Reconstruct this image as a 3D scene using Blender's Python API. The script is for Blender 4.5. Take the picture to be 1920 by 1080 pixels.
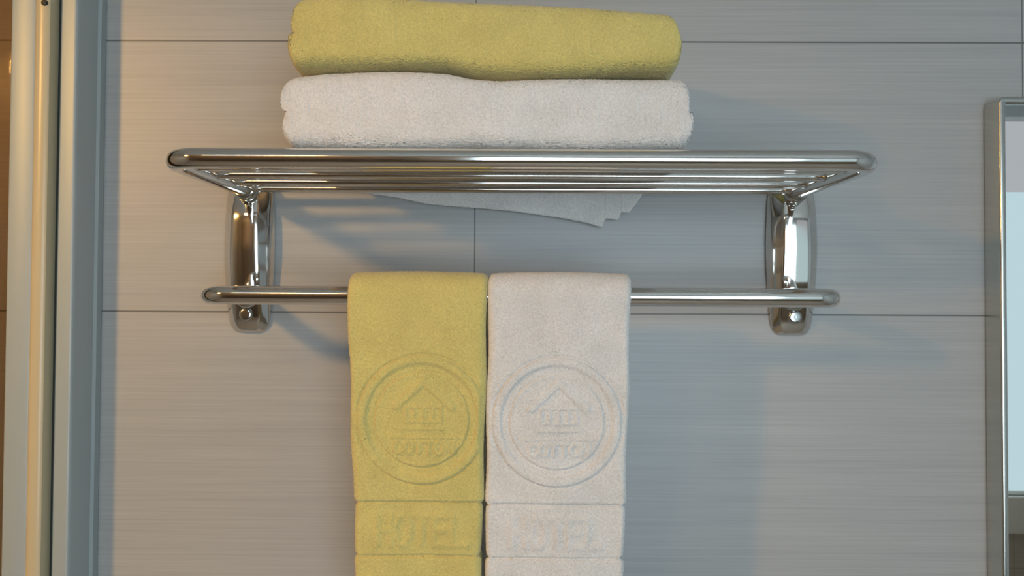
import bpy, math, random
import numpy as np
from mathutils import Vector, Matrix
random.seed(4); rng = np.random.default_rng(4)
for o in list(bpy.data.objects): bpy.data.objects.remove(o)
S = bpy.context.scene; COL = S.collection

# ------------------------------------------------------------ camera
cam_d = bpy.data.cameras.new('camera'); cam = bpy.data.objects.new('camera', cam_d); COL.objects.link(cam)
cam_d.sensor_width = 36; cam_d.lens = 31.05; cam_d.clip_start = .02
cam.location = (0, -.97, 1.6)
Rt = Vector((0.99994933, 0.00859849, 0.0052344)); Up = Vector((-0.00502256, -0.0244766, 0.99968779)); Fw = Vector((-0.00872393, 0.99966342, 0.02443218))
cam.rotation_euler = Matrix((Rt, Up, -Fw)).transposed().to_euler()
S.camera = cam
# ------------------------------------------------------------ view and world
S.view_settings.view_transform = 'Standard'; S.view_settings.look = 'None'
S.view_settings.gamma = 1; S.view_settings.exposure = 0.24
W = bpy.data.worlds.new('world'); S.world = W; W.use_nodes = True
W.node_tree.nodes['Background'].inputs[0].default_value = (.5, .55, .6, 1)
W.node_tree.nodes['Background'].inputs[1].default_value = .3
L_WARM = (235, 128, 34)       # warm ceiling bulb
L_COOL = (4.8, 6.0, 6.8)      # daylight in the window
L_CURT = (.44, .58, .62)      # daylight through the blind beside it
L_FILL = (20, 13, 6.3)     # added warm fill panel, browns the chrome and warms the tiles

# ------------------------------------------------------------ materials
def mat(name, col, rough=.5, metal=0, spec=.5, sheen=0, coat=0):
    m = bpy.data.materials.new(name); m.use_nodes = True
    b = m.node_tree.nodes['Principled BSDF']
    b.inputs['Base Color'].default_value = (*col, 1); b.inputs['Roughness'].default_value = rough
    b.inputs['Metallic'].default_value = metal; b.inputs['Specular IOR Level'].default_value = spec
    b.inputs['Sheen Weight'].default_value = sheen; b.inputs['Coat Weight'].default_value = coat
    return m
def N(m, t, **kw):
    n = m.node_tree.nodes.new(t)
    for k, v in kw.items(): setattr(n, k, v)
    return n
def LK(m, a, b): m.node_tree.links.new(a, b)
def bsdf(m): return m.node_tree.nodes['Principled BSDF']
def noise(m, scale, vscale=(1, 1, 1), detail=3, rough=.5):
    tc = N(m, 'ShaderNodeTexCoord'); mp = N(m, 'ShaderNodeMapping'); mp.inputs['Scale'].default_value = vscale
    nz = N(m, 'ShaderNodeTexNoise'); nz.inputs['Scale'].default_value = scale; nz.inputs['Detail'].default_value = detail
    nz.inputs['Roughness'].default_value = rough
    LK(m, tc.outputs['Object'], mp.inputs[0]); LK(m, mp.outputs[0], nz.inputs[0]); return nz.outputs['Fac']
def ramp(m, src, stops):
    r = N(m, 'ShaderNodeValToRGB'); e = r.color_ramp.elements
    while len(e) < len(stops): e.new(.5)
    for i, (p, c) in enumerate(stops): e[i].position = p; e[i].color = (*c, 1)
    LK(m, src, r.inputs[0]); return r.outputs[0]
def math_(m, op, a, b=None):
    n = N(m, 'ShaderNodeMath', operation=op)
    for i, v in enumerate((a, b)):
        if v is None: continue
        if isinstance(v, (int, float)): n.inputs[i].default_value = v
        else: LK(m, v, n.inputs[i])
    return n.outputs[0]
def mix(m, fac, a, b, mode='MIX'):
    n = N(m, 'ShaderNodeMix', data_type='RGBA', blend_type=mode)
    for k, v in ((0, fac), (6, a), (7, b)):
        if isinstance(v, (int, float)): n.inputs[k].default_value = v
        elif isinstance(v, tuple): n.inputs[k].default_value = (*v, 1)
        else: LK(m, v, n.inputs[k])
    return n.outputs[2]
def bump(m, h, dist, strength=1):
    b = N(m, 'ShaderNodeBump'); b.inputs['Distance'].default_value = dist; b.inputs['Strength'].default_value = strength
    LK(m, h, b.inputs['Height']); LK(m, b.outputs[0], bsdf(m).inputs['Normal'])

JX, JZ, TW, TH = -.0498, 1.596, .6015, .3003      # tile joints: position and pitch
def tile_mat(name, base, joint, axis='X', x0=JX):
    m = mat(name, base, .42)
    fine = noise(m, 1, (5, 5, 420) if axis == 'X' else (5, 5, 420), 4, .6)
    soft = noise(m, 1, (1.6, 1.6, 60), 3, .6)
    lo = tuple(c*.90 for c in base); hi = tuple(min(1, c*1.08) for c in base)
    c1 = ramp(m, fine, [(.28, lo), (.72, hi)])
    c2 = ramp(m, soft, [(.3, (.955, .955, .955)), (.7, (1.04, 1.035, 1.03))])
    c = mix(m, 1.0, c1, c2, 'MULTIPLY')
    tc = N(m, 'ShaderNodeTexCoord'); sp = N(m, 'ShaderNodeSeparateXYZ'); LK(m, tc.outputs['Object'], sp.inputs[0])
    def line(out, off, pitch, w):
        a = math_(m, 'SUBTRACT', out, off - pitch*40.5); a = math_(m, 'MODULO', a, pitch); a = math_(m, 'SUBTRACT', a, pitch/2)
        a = math_(m, 'ABSOLUTE', a); return math_(m, 'LESS_THAN', a, w)
    j = math_(m, 'MAXIMUM', line(sp.outputs[axis], x0, TW, .0007), line(sp.outputs['Z'], JZ, TH, .0009))
    c = mix(m, j, c, joint); LK(m, c, bsdf(m).inputs['Base Color'])
    h = math_(m, 'SUBTRACT', math_(m, 'MULTIPLY', fine, .15), j); bump(m, h, .0006, .7)
    return m
M = {}
M['tile'] = tile_mat('linen_tile', (.37, .365, .355), (.13, .13, .125))
M['tile_side'] = tile_mat('linen_tile_side', (.46, .38, .29), (.13, .12, .11), 'Y')
M['tile_back'] = tile_mat('brown_tile', (.37, .30, .22), (.08, .06, .05))
M['paint'] = mat('pale_wall_paint', (.66, .70, .72), .7)
M['plaster'] = mat('ceiling_paint', (.62, .62, .6), .8)
M['floor'] = tile_mat('floor_tile', (.42, .37, .31), (.1, .1, .1))
M['chrome'] = mat('polished_chrome', (.75, .725, .69), .085, 1)
M['chrome_frame'] = mat('brushed_chrome', (.60, .60, .56), .2, 1)
M['alu'] = mat('satin_aluminium', (.33, .375, .385), .42, .1)
bump(M['alu'], noise(M['alu'], 1, (260, 260, 3)), .0004, .2)
M['seal'] = mat('cream_plastic_strip', (.50, .42, .27), .3, 0, .4)
M['rubber'] = mat('dark_rubber', (.02, .022, .016), .6)
M['screw'] = mat('screw_metal', (.52, .52, .50), .16, 1)
M['wood'] = mat('door_wood', (.2, .115, .07), .45)
LK(M['wood'], ramp(M['wood'], noise(M['wood'], 1, (18, 18, 1.2)), [(.3, (.17, .125, .085)), (.7, (.25, .19, .135))]), bsdf(M['wood']).inputs['Base Color'])
M['spot_body'] = mat('dark_lamp_metal', (.03, .03, .03), .6)
M['sill'] = mat('sill_stone', (.62, .55, .45), .4)
M['white_trim'] = mat('white_trim', (.6, .6, .6), .4)
def terry(name, c):
    m = mat(name, c, .95, 0, .15, .35)
    bsdf(m).inputs['Sheen Roughness'].default_value = .6
    a = noise(m, 620, detail=2, rough=.7); b = noise(m, 34, detail=3)
    c1 = ramp(m, a, [(.25, tuple(x*.80 for x in c)), (.75, tuple(min(.95, x*1.14) for x in c))])
    c2 = ramp(m, b, [(.3, (.94, .94, .93)), (.7, (1.05, 1.05, 1.06))])
    LK(m, mix(m, 1.0, c1, c2, 'MULTIPLY'), bsdf(m).inputs['Base Color'])
    bump(m, a, .0012, .55); return m
M['yellow'] = terry('yellow_terry', (.63, .52, .175))
M['white'] = terry('white_terry', (.72, .685, .655))
def emit(name, c, s=1):
    m = bpy.data.materials.new(name); m.use_nodes = True; nt = m.node_tree; nt.nodes.clear()
    e = nt.nodes.new('ShaderNodeEmission'); o = nt.nodes.new('ShaderNodeOutputMaterial')
    e.inputs[0].default_value = (*[x*s for x in c], 1); nt.links.new(e.outputs[0], o.inputs[0]); return m
def glass_mat():
    m = bpy.data.materials.new('shower_glass'); m.use_nodes = True; nt = m.node_tree; nt.nodes.clear()
    t = nt.nodes.new('ShaderNodeBsdfTransparent'); t.inputs[0].default_value = (.76, .69, .60, 1)
    g = nt.nodes.new('ShaderNodeBsdfGlossy'); g.inputs['Roughness'].default_value = .02
    f = nt.nodes.new('ShaderNodeFresnel'); f.inputs[0].default_value = 1.12
    x = nt.nodes.new('ShaderNodeMixShader'); o = nt.nodes.new('ShaderNodeOutputMaterial')
    nt.links.new(f.outputs[0], x.inputs[0]); nt.links.new(t.outputs[0], x.inputs[1]); nt.links.new(g.outputs[0], x.inputs[2]); nt.links.new(x.outputs[0], o.inputs[0])
    return m
M['glass'] = glass_mat()
M['mirror'] = mat('mirror_glass', (.93, .95, .95), .01, 1)

# ------------------------------------------------------------ mesh helpers
def obj(name, verts, faces, m, parent=None, smooth=True, kind=None):
    me = bpy.data.meshes.new(name)
    me.from_pydata([tuple(map(float, v)) for v in verts], [], faces); me.update()
    if smooth: me.polygons.foreach_set('use_smooth', [True]*len(me.polygons))
    me.materials.append(m)
    o = bpy.data.objects.new(name, me); COL.objects.link(o)
    if parent: o.parent = parent
    if kind: o['kind'] = kind
    return o
def thing(name, label, cat, loc=(0, 0, 0), group=None):
    o = bpy.data.objects.new(name, None); o.empty_display_size = .05; COL.objects.link(o); o.location = loc
    o['label'] = label; o['category'] = cat
    if group: o['group'] = group
    return o
def tag(o, label, cat, group=None):
    o['label'] = label; o['category'] = cat
    if group: o['group'] = group
    return o
def shift(verts, parent):
    L = np.array(parent.location) if parent else 0
    return np.array(verts) - L
def box(name, a, b, m, parent=None, bev=0, kind=None):
    (x0, y0, z0), (x1, y1, z1) = a, b
    v = shift([(x, y, z) for x in (x0, x1) for y in (y0, y1) for z in (z0, z1)], parent)
    f = [(0, 1, 3, 2), (4, 6, 7, 5), (0, 4, 5, 1), (2, 3, 7, 6), (0, 2, 6, 4), (1, 5, 7, 3)]
    o = obj(name, v, f, m, parent, False, kind)
    if bev:
        bm = o.modifiers.new('bevel', 'BEVEL'); bm.width = bev; bm.segments = 3
        o.data.polygons.foreach_set('use_smooth', [True]*6)
    return o
def ring_faces(nr, ns, closed_ring=True, cap=True, base=0):
    F = []
    for i in range(nr-1):
        for j in range(ns if closed_ring else ns-1):
            a = base+i*ns+j; b = base+i*ns+(j+1) % ns
            F.append((a, b, b+ns, a+ns))
    if cap: F += [tuple(base+j for j in reversed(range(ns))), tuple(base+(nr-1)*ns+j for j in range(ns))]
    return F
def tube_mesh(path, r, ns=24):
    P = np.array(path, float); T = np.gradient(P, axis=0); T /= np.linalg.norm(T, axis=1)[:, None]
    n = np.cross(T[0], (0, 0, 1.)); 
    if np.linalg.norm(n) < .1: n = np.cross(T[0], (0, 1., 0))
    n /= np.linalg.norm(n); V = []
    rr = np.broadcast_to(r, len(P))
    for i in range(len(P)):
        n = n - T[i]*(n@T[i]); n /= np.linalg.norm(n); b = np.cross(T[i], n)
        for k in range(ns):
            a = 2*math.pi*k/ns; V.append(P[i] + rr[i]*(math.cos(a)*n + math.sin(a)*b))
    return V, ring_faces(len(P), ns)
def tube(name, path, r, m, parent=None, ns=24):
    V, F = tube_mesh(path, r, ns); return obj(name, shift(V, parent), F, m, parent)
def lathe(name, prof, origin, axis, m, parent=None, ns=32):
    """prof: (radius, distance along axis)"""
    ax = Vector(axis).normalized(); n = ax.orthogonal().normalized(); b = ax.cross(n); O = Vector(origin); V = []
    for r, h in prof:
        for k in range(ns):
            a = 2*math.pi*k/ns; V.append(tuple(O + ax*h + (n*math.cos(a) + b*math.sin(a))*r))
    return obj(name, shift(V, parent), ring_faces(len(prof), ns), m, parent)
def prism(name, prof, z0, z1, m, parent=None, kind=None, smooth=True):
    """closed xy outline run up in z"""
    V = [(x, y, z0) for x, y in prof] + [(x, y, z1) for x, y in prof]
    o = obj(name, shift(V, parent), ring_faces(2, len(prof)), m, parent, smooth, kind)
    if smooth:
        es = o.modifiers.new('edge', 'EDGE_SPLIT'); es.split_angle = math.radians(38)
    return o

# ------------------------------------------------------------ the room
XL, XR, YB, ZC = -1.5, 2.0, -2.25, 2.42
box('wall_front', (XL-.1, 0, 0), (XR+.1, .1, ZC), M['tile'], kind='structure')
box('wall_left', (XL-.1, YB, 0), (XL, 0, ZC), M['tile_side'], kind='structure')
box('wall_right', (XR, YB, 0), (XR+.1, 0, ZC), M['paint'], kind='structure')
box('floor', (XL-.1, YB-.1, -.1), (XR+.1, .1, 0), M['floor'], kind='structure')
box('ceiling', (XL-.1, YB-.1, ZC), (XR+.1, .1, ZC+.1), M['plaster'], kind='structure')
# back wall round the window opening (x -.15..1.95, z .93..2.04) -- one mesh
def multi_box(name, boxes, m, kind=None, parent=None):
    V = []; F = []
    for (x0, y0, z0), (x1, y1, z1) in boxes:
        b = len(V); V += [(x, y, z) for x in (x0, x1) for y in (y0, y1) for z in (z0, z1)]
        F += [tuple(b+i for i in f) for f in [(0, 1, 3, 2), (4, 6, 7, 5), (0, 4, 5, 1), (2, 3, 7, 6), (0, 2, 6, 4), (1, 5, 7, 3)]]
    return obj(name, shift(V, parent), F, m, parent, False, kind)
WX0, WX1, WZ0, WZ1 = -.15, 1.95, .95, 2.04
multi_box('wall_back', [((XL-.1, YB-.1, 0), (WX0, YB, ZC)), ((WX0, YB-.1, 0), (WX1, YB, WZ0))], M['tile_back'], 'structure')
multi_box('wall_upper', [((WX0, YB-.1, WZ1), (.93, YB, ZC)), ((.93, YB-.1, 2.30), (WX1, YB, ZC)), ((WX1, YB-.1, 0), (XR+.1, YB, ZC))], M['paint'], 'structure')
win = box('window_1', (WX0, YB-.09, WZ0), (.90, YB-.08, WZ1), emit('window_daylight', L_COOL), kind='structure')
multi_box('window_frame', [((WX0, YB-.08, WZ0), (WX0+.03, YB-.04, WZ1)), ((.87, YB-.08, WZ0), (.93, YB-.04, WZ1)), ((WX0, YB-.08, WZ1-.03), (.93, YB-.04, WZ1)), ((WX0, YB-.08, WZ0), (.93, YB-.04, WZ0+.03))], M['white_trim'], None, win)
box('window_2', (.93, YB-.09, WZ0), (WX1, YB-.08, WZ1), emit('window_blind_daylight', L_CURT), kind='structure')
box('mirror_glow_panel', (.93, YB-.09, WZ1), (WX1, YB-.08, 2.30), emit('added_upper_glow', (.36, .375, .40)), kind='structure')  # unseen glowing panel, added to lighten the upper part of the mirror's reflection
box('trim_1', (WX0-.05, YB-.02, .82), (WX1, YB+.03, WZ0), M['sill'], bev=.006, kind='structure')
dr = box('door_1', (-1.2, YB, 0), (-.35, YB+.035, 2.05), M['wood'], bev=.004, kind='structure')

# ------------------------------------------------------------ lamps (on the ceiling, behind the camera; the round panel is added fill)
LP = Vector((-1.25, -1.4, 2.22)); LA = (Vector((-.66, 0, 1.33))-LP).normalized()
t = thing('ceiling_spotlight', 'small warm ceiling spotlight with an added spill hood, aimed at the tiles beside the shower screen', 'light', (-1.25, -1.4, ZC))
lathe('spill_hood', [(.0001, -.115), (.080, -.11), (.109, -.09), (.110, .188), (.1085, .190), (.1065, .188), (.1065, -.085), (.0001, -.09)], LP, LA, M['spot_body'], t)  # deep dark hood, added to keep the bulb's warm spill off the right side
lathe('spot_stem', [(.012, 0), (.012, ZC-LP.z-.105)], LP+Vector((0, 0, .105)), (0, 0, 1), M['spot_body'], t)
lathe('ceiling_rose', [(.0001, -.02), (.045, -.02), (.05, -.001)], (-1.25, -1.4, ZC), (0, 0, 1), M['spot_body'], t)
lathe('bulb', [(max(.0005, 0.080*math.sin(a)), -.080*math.cos(a)) for a in np.linspace(0, math.pi, 16)], LP, LA, emit('warm_bulb', L_WARM), t)
t = thing('warm_fill_panel', 'added warm fill panel, unseen, on the ceiling near the back of the bathroom', 'light', (-.70, -1.75, ZC))
lathe('fill_ring', [(.18, 0), (.18, -.03), (.165, -.034), (.163, 0)], (-.70, -1.75, ZC), (0, 0, 1), M['white_trim'], t)
lathe('fill_diffuser', [(.001, -.036), (.08, -.035), (.15, -.030), (.162, -.02), (.162, -.001)], (-.70, -1.75, ZC), (0, 0, 1), emit('fill_glow', L_FILL), t)

# ------------------------------------------------------------ towel rack
RX, RB, SZ, SY = .3015, .2940, 1.728, -.22          # arm x, shelf height, front tube distance
BZ, BY, TR = 1.6125, -.13, .009
rack = thing('towel_rack', 'chrome wall towel rack with tubular shelf above a towel bar, two brackets', 'towel rack', (0, 0, SZ))
def loop_path(z, y, x, rc, yback, n=14):
    """U-shaped tube: straight front run, rounded corners, arms that close in slightly towards the wall"""
    H = [(u, y, z) for u in np.linspace(0, x-rc, 30)[:-1]]
    H += [(x-rc+rc*math.sin(a), y+rc-rc*math.cos(a), z) for a in np.linspace(0, math.pi/2, n)]
    H += [(x+(RB-x)*q*q*(3-2*q)*.5+(RB-x)*q*.5, y+rc+(yback-y-rc)*q, z) for q in np.linspace(0, 1, 12)[1:]]
    return [(-a, b, c) for a, b, c in reversed(H[1:])] + H
tube('shelf_frame', loop_path(SZ, SY, RX, .024, -.012), TR, M['chrome'], rack, 40)
for y in (-.176, -.128, -.080, -.032):
    tube('shelf_rail', [(u*(RB+(RX-RB)*min(1, -y/.2)), y, SZ) for u in np.linspace(-1, 1, 30)], .0042, M['chrome'], rack, 20)
tube('towel_bar', loop_path(BZ, BY, RX, .022, -.012), TR, M['chrome'], rack, 40)
# bracket: chamfered, bellied body lofted up the wall
def bracket(s):
    zs = np.concatenate([1.5735 + .012*(1-np.cos(np.linspace(0, math.pi/2, 8))), np.linspace(1.588, 1.735, 36), 1.748-.010*(1-np.sin(np.linspace(.1, math.pi/2, 6)))[::1]])
    zs = np.sort(np.unique(np.round(zs, 5)))
    cx = s*.2960; V = []
    zq = np.linspace(1.565, 1.756, 600); ker = np.exp(-.5*(np.arange(-30, 31)*(zq[1]-zq[0])/.0035)**2); ker /= ker.sum()
    def sm(z, xs, ys):
        y = np.interp(zq, xs, ys); y = np.convolve(np.pad(y, 30, mode='edge'), ker, 'valid')
        w = min(1, max(0, (min(z-1.5735, 1.748-z))/.02)); return float(w*np.interp(z, zq, y) + (1-w)*np.interp(z, xs, ys))
    for z in zs:
        q = (z-1.573)/.175
        hw = sm(z, [1.573, 1.577, 1.583, 1.595, 1.612, 1.64, 1.665, 1.69, 1.72, 1.738, 1.748], [.0135, .0190, .0220, .0236, .0250, .0270, .0278, .0274, .0258, .0225, .014])
        hf = hw*sm(z, [1.573, 1.59, 1.61, 1.66, 1.71, 1.748], [.5, .60, .58, .54, .52, .35])
        d = sm(z, [1.573, 1.578, 1.586, 1.60, 1.63, 1.665, 1.70, 1.735, 1.748], [.003, .008, .0125, .0165, .0235, .027, .0262, .0185, .008])
        prof = [(-hw, 0), (-hw, -.22*d), (-hw*.985, -.34*d), (-hw*.90, -.52*d), (-hf*1.12, -.90*d), (-hf*1.03, -.965*d), (-hf*.90, -d), (-hf*.45, -d*1.03), (0, -d*1.045)]
        prof += [(-a, b) for a, b in reversed(prof[:-1])]
        V += [(cx+a, b, z) for a, b in prof]
    ns = 17
    b = obj('wall_bracket', shift(V, rack), ring_faces(len(zs), ns), M['chrome'], rack)
    m = b.modifiers.new('sub', 'SUBSURF'); m.levels = m.render_levels = 2
    L = 0
    def sub(name, prof, o, ax):
        q = lathe(name, prof, o, ax, M['screw'], None)
        q.parent = b; q.location = -np.array(rack.location)
        q.matrix_parent_inverse = Matrix(); return q
    # fixing screw low on the bracket and grub screws under the arms
    sub('fixing_screw', [(.0001, .0006), (.0045, .0010), (.0066, .0005), (.0074, -.0004), (.0077, -.004)], (cx+s*.0005, -.0172, 1.5935), (0, -1, 0))
    sub('arm_collar', [(.0095, .0), (.0125, .001), (.0135, .004), (.0128, .009), (.0098, .012)], (s*RB, -.022, SZ), (0, -1, 0))
    sub('bar_collar', [(.0095, .0), (.0120, .001), (.0128, .004), (.0120, .008), (.0096, .010)], (s*RB, -.0175, BZ), (0, -1, 0))
    sub('grub_screw', [(.0030, .0), (.0032, .004), (.0024, .0055), (.0008, .0048)], (s*(RB-.0015), -.0300, SZ-.0105), (0, -.35, -1))
    return b
bracket(-1); bracket(1)

# ------------------------------------------------------------ folded towels on the shelf
def folded(name, x0, x1, y0, y1, zb, zt, m, layers, seed, label, cat='towel', notch=(.004, .001), flare=.0):
    """zb, zt: bottom / top height as (x, z) tables; soft folded terry block with its folds facing the room"""
    r = np.random.default_rng(seed)
    nx, nr = 420, 330
    s = np.linspace(-1, 1, nx); s = np.sign(s)*(1-(1-np.abs(s))**1.35)
    a = np.linspace(0, 2*math.pi, nr, endpoint=False)
    e = .25
    cy, cz = np.sign(np.cos(a))*np.abs(np.cos(a))**e, np.sign(np.sin(a))*np.abs(np.sin(a))**(e+.05)
    Sg, CY = np.meshgrid(s, cy, indexing='ij'); _, CZ = np.meshgrid(s, cz, indexing='ij')
    endp = (1-np.clip(np.abs(Sg), 0, .99999)**60)**(1/2.6)
    endp = np.clip(endp, .0, 1)
    ph = r.uniform(0, 6.28, 8)
    xm, xh = (x0+x1)/2, (x1-x0)/2
    X = xm + xh*Sg
    lay = np.abs(np.sin((CZ*endp*.5+.5)*math.pi*layers))**.5                     # rounded layer edges at the ends
    X = X + np.sign(Sg)*(-np.where(Sg < 0, notch[0], notch[1])*(1-lay)*np.clip((np.abs(Sg)-.9)/.1, 0, 1) - .002*(CZ*endp)**4*np.abs(Sg)**20)
    X = X + .0015*np.sin(CZ*3+ph[0]) * np.abs(Sg)**8
    X = X + np.sign(Sg)*flare*np.clip(-CZ, 0, 1)**2*np.abs(Sg)**20
    ZB = np.interp(X, *zip(*zb)); ZT = np.interp(X, *zip(*zt))
    ym, yh = (y0+y1)/2, (y1-y0)/2
    Y = ym + yh*CY*(.965+.035*endp) + .0018*np.sin(X*23+ph[1])+.001*np.sin(X*51+CZ*2+ph[2])
    fold = np.clip(-CY, 0, 1)**6
    Z = (ZB+ZT)/2 + (ZT-ZB)/2*CZ*endp
    Y = Y + fold*.0022*(1-np.abs(np.sin((CZ*.5+.5)*math.pi*layers+.2*np.sin(X*15)))**.35)*np.clip(1-CZ**4, 0, 1)*0.25
    Z = Z + .0010*np.sin(X*37+Y*30+ph[3])*CZ
    P = np.stack([X, Y, Z], -1).reshape(-1, 3)
    P += r.normal(0, .00024, P.shape)
    F = ring_faces(nx, nr)
    o = obj(name, P, F, m); tag(o, label, cat, 'folded towels on the shelf'); return o
folded('folded_towel', -.2075, .1472, -.2150, -.036, [(-.22, 1.7378), (.16, 1.7378)],
       [(-.21, 1.8035), (-.17, 1.8075), (-.12, 1.8080), (-.065, 1.8070), (-.045, 1.8035), (-.02, 1.8015), (.05, 1.8020), (.10, 1.8035), (.16, 1.8040)],
       M['white'], 2, 1, 'white terry towel folded flat directly on the chrome shelf, under the yellow one', notch=(.0055, .0015), flare=.002)
folded('folded_towel', -.1990, .1372, -.2130, -.040, [(-.21, 1.8065), (-.17, 1.8100), (-.12, 1.8105), (-.065, 1.8095), (-.045, 1.8055), (-.02, 1.8040), (.05, 1.8045), (.10, 1.8060), (.15, 1.8065)],
       [(-.21, 1.870), (-.18, 1.8735), (-.12, 1.8745), (-.07, 1.8720), (0, 1.8685), (.07, 1.8640), (.12, 1.8605), (.15, 1.858)],
       M['yellow'], 2, 2, 'yellow terry towel folded flat on top of the white one on the shelf', notch=(.0012, .0004), flare=.004)
white_fold = bpy.data.objects['folded_towel']
# loose corner of the white towel that slips down behind the shelf: three thin layers
def drape(name, tables, m, parent):
    V = []; F = []
    for k, (top, outline, yoff) in enumerate(tables):
        xs = np.linspace(outline[0][0], outline[-1][0], 150); zl = np.interp(xs, *zip(*outline))
        nv = 26; base = len(V); G = []
        for x, z in zip(xs, zl):
            for j in range(nv):
                q = j/(nv-1)
                if q < .35:
                    a = q/.35*math.pi/2; y = -.040+.022*math.sin(a); zz = 1.7360+.0035*math.cos(a)
                else:
                    w = (q-.35)/.65; y = -.018+.003*w+.0015*math.sin(x*40+k)*w; zz = 1.7360+(min(z, 1.7355)-1.7360)*w
                G.append((x, y+yoff, zz))
        G = np.array(G); G += rng.normal(0, .00012, G.shape)
        th = np.array([0, -.0010, 0])
        V += [tuple(p) for p in G] + [tuple(p+th) for p in G]
        n = len(G); nx = len(xs)
        for i in range(nx-1):
            for j in range(nv-1):
                a = base+i*nv+j; F.append((a, a+1, a+nv+1, a+nv)); b = a+n; F.append((b, b+nv, b+nv+1, b+1))
            a = base+i*nv+nv-1; F.append((a, a+n, a+n+nv, a+nv))
        for i in (0, nx-1):
            for j in range(nv-1):
                a = base+i*nv+j; F.append((a, a+n, a+n+1, a+1))
    return obj(name, V, F, m, parent)
drape('loose_corner', [
    (0, [(-.17, 1.7262), (-.13, 1.7205), (-.10, 1.7140), (-.05, 1.7100), (-.01, 1.7070), (.04, 1.7005), (.07, 1.6950), (.0895, 1.6895), (.0925, 1.7000)], .0022),
    (0, [(-.10, 1.7262), (-.04, 1.7180), (.02, 1.7105), (.06, 1.7050), (.0905, 1.6995), (.1070, 1.6975), (.1100, 1.7075)], .0046),
    (0, [(-.02, 1.7262), (.04, 1.7180), (.09, 1.7095), (.1085, 1.7065), (.1190, 1.7060), (.1250, 1.7140), (.1340, 1.7270)], .0070)], M['white'], white_fold)['label'] = 'layered loose corner hanging down behind the shelf'

# ------------------------------------------------------------ towels hanging on the bar, with woven relief
def seg(px, py, a, b):
    ax, ay = a; bx, by = b; dx, dy = bx-ax, by-ay
    t = np.clip(((px-ax)*dx+(py-ay)*dy)/(dx*dx+dy*dy+1e-12), 0, 1)
    return np.hypot(px-ax-t*dx, py-ay-t*dy)
GL = {'C': [[(1, .85), (.7, 1), (.3, 1), (0, .75), (0, .25), (.3, 0), (.7, 0), (1, .15)]],
      'O': [[(.3, 1), (.7, 1), (1, .7), (1, .3), (.7, 0), (.3, 0), (0, .3), (0, .7), (.3, 1)]],
      'T': [[(0, 1), (1, 1)], [(.5, 1), (.5, 0)]],
      'N': [[(0, 0), (0, 1), (1, 0), (1, 1)]],
      'H': [[(0, 0), (0, 1)], [(1, 0), (1, 1)], [(0, .5), (1, .5)]],
      'E': [[(1, 1), (0, 1), (0, 0), (1, 0)], [(0, .5), (.8, .5)]],
      'L': [[(0, 1), (0, 0), (1, 0)]]}
def strokes(U, Vv, lines, w, soft):
    d = np.full(U.shape, 9.)
    for ln in lines:
        for a, b in zip(ln[:-1], ln[1:]): d = np.minimum(d, seg(U, Vv, a, b))
    return 1/(1+np.exp((d-w)/soft))
def text(word, x0, x1, z0, z1, gap=.3):
    n = len(word); cw = (x1-x0)/(n+gap*(n-1)); out = []
    for i, ch in enumerate(word):
        ox = x0+i*cw*(1+gap)
        for ln in GL[ch]: out.append([(ox+p[0]*cw, z0+p[1]*(z1-z0)) for p in ln])
    return out
def relief(U, Z, cx, cz, wb):
    """U: across, Z: height; returns raised amount in metres"""
    def sg(v, s=.0007): return 1/(1+np.exp(-np.clip(v/s, -50, 50)))
    R = np.hypot(U-cx, Z-cz)
    h = .0011*(sg(R-.0520)-sg(R-.0600)) - .0013*np.exp(-((R-.0607)/.0010)**2) - .0007*(sg(R-.0440)-sg(R-.0515))
    h += .0006*(sg(R-.0415)-sg(R-.0440)) - .0008*np.exp(-((R-.0447)/.0009)**2)
    u, z = U-cx-.002, Z-cz
    roof = strokes(u, z, [[(-.026, .012), (0, .036), (.026, .012)]], .0034, .0006)
    body = strokes(u, z, [[(-.0165, .012), (-.0165, -.001)], [(.0165, .012), (.0165, -.001)],
                          [(-.0165, -.002), (.0165, -.002)], [(-.0085, .011), (-.0085, -.001)], [(0, .011), (0, -.001)], [(.0085, .011), (.0085, -.001)], [(-.0165, .012), (.0165, .012)]], .0011, .0004)
    base = strokes(u, z, [[(-.020, -.0085), (.018, -.0085)], [(-.030, -.0165), (.034, -.0165)]], .0011, .0004)
    tx = strokes(u, z, text('COTTON', -.027, .028, -.0310, -.0205), .0016, .0005)
    h += .0012*roof + .0009*body + .0009*base + .0011*tx
    # woven band with large characters
    zt, zl = cz-.0770, cz-.1270
    h += -.0018*np.exp(-((Z-zt)/.0011)**2) - .0016*np.exp(-((Z-zl)/.0012)**2) - .0005*(sg(zt-Z)*sg(Z-zl))
    h += .0011*strokes(u, Z, text('HOTEL', -.043, .040, zt-.039, zt-.013, .3), .0027, .0009)
    return h*1.5
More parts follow.
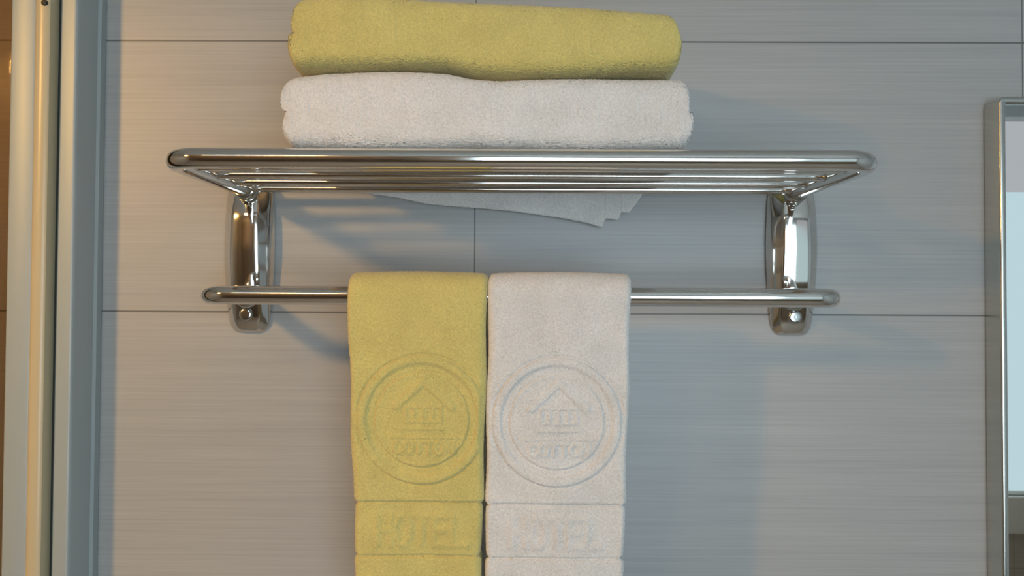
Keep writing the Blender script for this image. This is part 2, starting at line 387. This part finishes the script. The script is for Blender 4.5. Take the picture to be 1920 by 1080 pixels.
def hanging(name, tl, tr, bl, br, m, cx, cz, ztip, seed, label, zend):
    r = np.random.default_rng(seed)
    T = .0120; Rc = TR+.0008+T/2
    # centre line (y, z): front bottom -> over the bar -> back bottom
    zf = np.linspace(zend, BZ, 440)
    front = [(BY-Rc+.0085*(1-(z-zend)/(BZ-zend))**1.2, z) for z in zf]
    arc = [(BY-Rc*math.cos(a), BZ+Rc*math.sin(a)) for a in np.linspace(0, math.pi, 44)[1:]]
    zb = np.linspace(BZ, zend+.03, 90)[1:]
    back = [(BY+Rc-.004*(1-(z-zend)/(BZ-zend)), z) for z in zb]
    path = np.array(front+arc+back); Tn = np.gradient(path, axis=0); Tn /= np.linalg.norm(Tn, axis=1)[:, None]
    Nn = np.stack([-Tn[:, 1], Tn[:, 0]], 1)      # outward (towards room on the front leg)
    nf = 180
    # cross-section ring: u in -1..1 across, v -1 (outer) .. 1 (inner)
    ring = [(u, 1.) for u in np.linspace(-1, 1, nf)]
    k = 10; ra = T*.5
    ring_r = [('R', a) for a in np.linspace(math.pi/2, -math.pi/2, k)[1:-1]]
    inner = [(u, -1.) for u in np.linspace(1, -1, 16)]
    ring_l = [('L', a) for a in np.linspace(-math.pi/2, -3*math.pi/2, k)[1:-1]]
    allr = ring+ring_r+inner+ring_l
    zz = path[:, 1]
    xl = np.interp(zz, [zend, ztip], [bl, tl]); xr = np.interp(zz, [zend, ztip], [br, tr])
    g1, g2 = cz-.0770, cz-.1270
    pinch = .0022*(np.exp(-((zz-g1)/.0022)**2)+np.exp(-((zz-g2)/.0022)**2)) + .0012*((zz < g1) & (zz > g2))
    ph = r.uniform(0, 6, 4)
    xl = xl+pinch+.0008*np.sin(zz*60+ph[0]); xr = xr-pinch+.0008*np.sin(zz*55+ph[1])
    nP = len(path); V = np.zeros((nP, len(allr), 3)); sgn = np.ones(nP)
    for j, (u, v) in enumerate(allr):
        if u == 'R': X = xr-ra+ra*math.cos(v); off = ra*math.sin(v)
        elif u == 'L': X = xl+ra+ra*math.cos(v); off = ra*math.sin(v)
        else: X = (xl+xr)/2+u*((xr-xl)/2-ra); off = v*T/2
        V[:, j, 0] = X; V[:, j, 1] = path[:, 0]+Nn[:, 0]*off; V[:, j, 2] = path[:, 1]+Nn[:, 1]*off
    U = V[:440, :nf, 0]; Zf = V[:440, :nf, 2]
    h = relief(U, Zf, cx, cz, 1)
    top = V[:, :nf, :]
    top[:440, :, 1] -= h
    ws = .0009*np.sin(U*45+ph[2]+Zf*12)+.0006*np.sin(U*90+Zf*31+ph[3])
    top[:440, :, 1] -= ws*np.clip((BZ-Zf)/.02, 0, 1)
    # the top edge is not perfectly level across
    hump = .0016*np.sin((top[:, :, 0]-xl[:, None])/(xr-xl)[:, None]*math.pi)
    w = np.clip((V[:, :nf, 2]-BZ)/.02, 0, 1); top[:, :, 2] += hump*w
    V += r.normal(0, .00022, V.shape)
    o = obj(name, V.reshape(-1, 3), ring_faces(nP, len(allr)), m)
    tag(o, label, 'towel', 'towels hanging on the bar'); return o
hanging('hanging_towel', -.1615, -.0297, -.1505, -.0345, M['yellow'], -.0905, 1.4975, 1.64, 7, 'yellow terry towel with woven house emblem hanging on the bar', 1.30)
hanging('hanging_towel', -.0288, .1040, -.0325, .0975, M['white'], .0350, 1.4960, 1.64, 8, 'white terry towel with woven house emblem hanging on the bar', 1.295)

# ------------------------------------------------------------ shower screen on the left
ZS0, ZS1 = .03, 2.1
def arc(cx, cy, rx, ry, a0, a1, n=18): return [(cx+rx*math.cos(a), cy+ry*math.sin(a)) for a in np.linspace(math.radians(a0), math.radians(a1), n)]
jamb = thing('shower_wall_profile', 'rounded satin grey aluminium upright fixed to the tiles beside the towel rack', 'shower profile', (-.475, 0, ZS0))
pf = [(-.4880, -.0015), (-.4880, -.041)] + arc(-.4845, -.0430, .0035, .0035, 180, 262, 8) + arc(-.4722, -.0395, .0042, .0075, 268, 345, 14) + [(-.4655, -.030), (-.4632, -.014), (-.4605, -.0115), (-.4600, -.0015)]
prism('profile', pf, ZS0, ZS1, M['alu'], jamb)
box('rubber_seal', (-.4912, -.042, ZS0), (-.4881, -.008, ZS1), M['rubber'], jamb)
door = thing('shower_door', 'framed glass shower door edge with grey stile and cream strip at the far left', 'shower door', (-.52, -.03, ZS0))
pf = [(-.5360, -.018), (-.5360, -.0495)] + arc(-.5330, -.0510, .0030, .0030, 180, 262, 6) + [(-.5115, -.0552)] + [(-.5096, -.0545), (-.5090, -.018)]
prism('stile', pf, ZS0, ZS1, M['alu'], door)
pf = [(-.5089, -.018), (-.5089, -.0545)] + arc(-.5000, -.0550, .0088, .0052, 180, 330, 20) + [(-.4913, -.050), (-.4913, -.018)]
prism('edge_strip', pf, ZS0, ZS1, M['seal'], door)
box('glazing_seal', (-.5385, -.046, ZS0), (-.5361, -.026, ZS1), M['rubber'], door)
box('glass_pane', (-1.15, -.039, ZS0), (-.5370, -.033, ZS1), M['glass'], door)
lathe('strip_screw', [(.0001, .0008), (.0020, .0012), (.0032, .0006), (.0034, -.002)], (-.4975, -.0602, 1.9177), (0, -1, 0), M['rubber'], door)

# ------------------------------------------------------------ mirror on the right
MX0, MX1, MZ0, MZ1, MD = .5085, 1.16, .98, 1.829, .032
mir = thing('wall_mirror', 'rectangular wall mirror in a slim chrome frame at the right', 'mirror', ((MX0+MX1)/2, 0, MZ0))
fw = .0075
def rr_ring(inset, y, rad, n=8):
    x0, x1, z0, z1 = MX0+inset, MX1-inset, MZ0+inset, MZ1-inset; out = []
    for cx, cz, a0 in ((x1-rad, z1-rad, 0), (x0+rad, z1-rad, 90), (x0+rad, z0+rad, 180), (x1-rad, z0+rad, 270)):
        out += [(cx+rad*math.cos(math.radians(a0+90*i/(n-1))), y, cz+rad*math.sin(math.radians(a0+90*i/(n-1)))) for i in range(n)]
    return out
V = []
rings = [(0, -.001, .006), (0, -MD+.0022, .006), (.0006, -MD+.0006, .0055), (.002, -MD, .004), (fw-.003, -MD, .002), (fw-.0012, -MD+.0006, .0015), (fw, -MD+.0022, .001), (fw, -MD+.006, .001)]
for i, y, rd in rings: V += rr_ring(i, y, rd)
obj('mirror_frame', shift(V, mir), ring_faces(len(rings), 32, cap=False), M['chrome_frame'], mir)
box('mirror_glass', (MX0+fw-.001, -MD+.0045, MZ0+fw-.001), (MX1-fw+.001, -MD+.0075, MZ1-fw+.001), M['mirror'], mir)
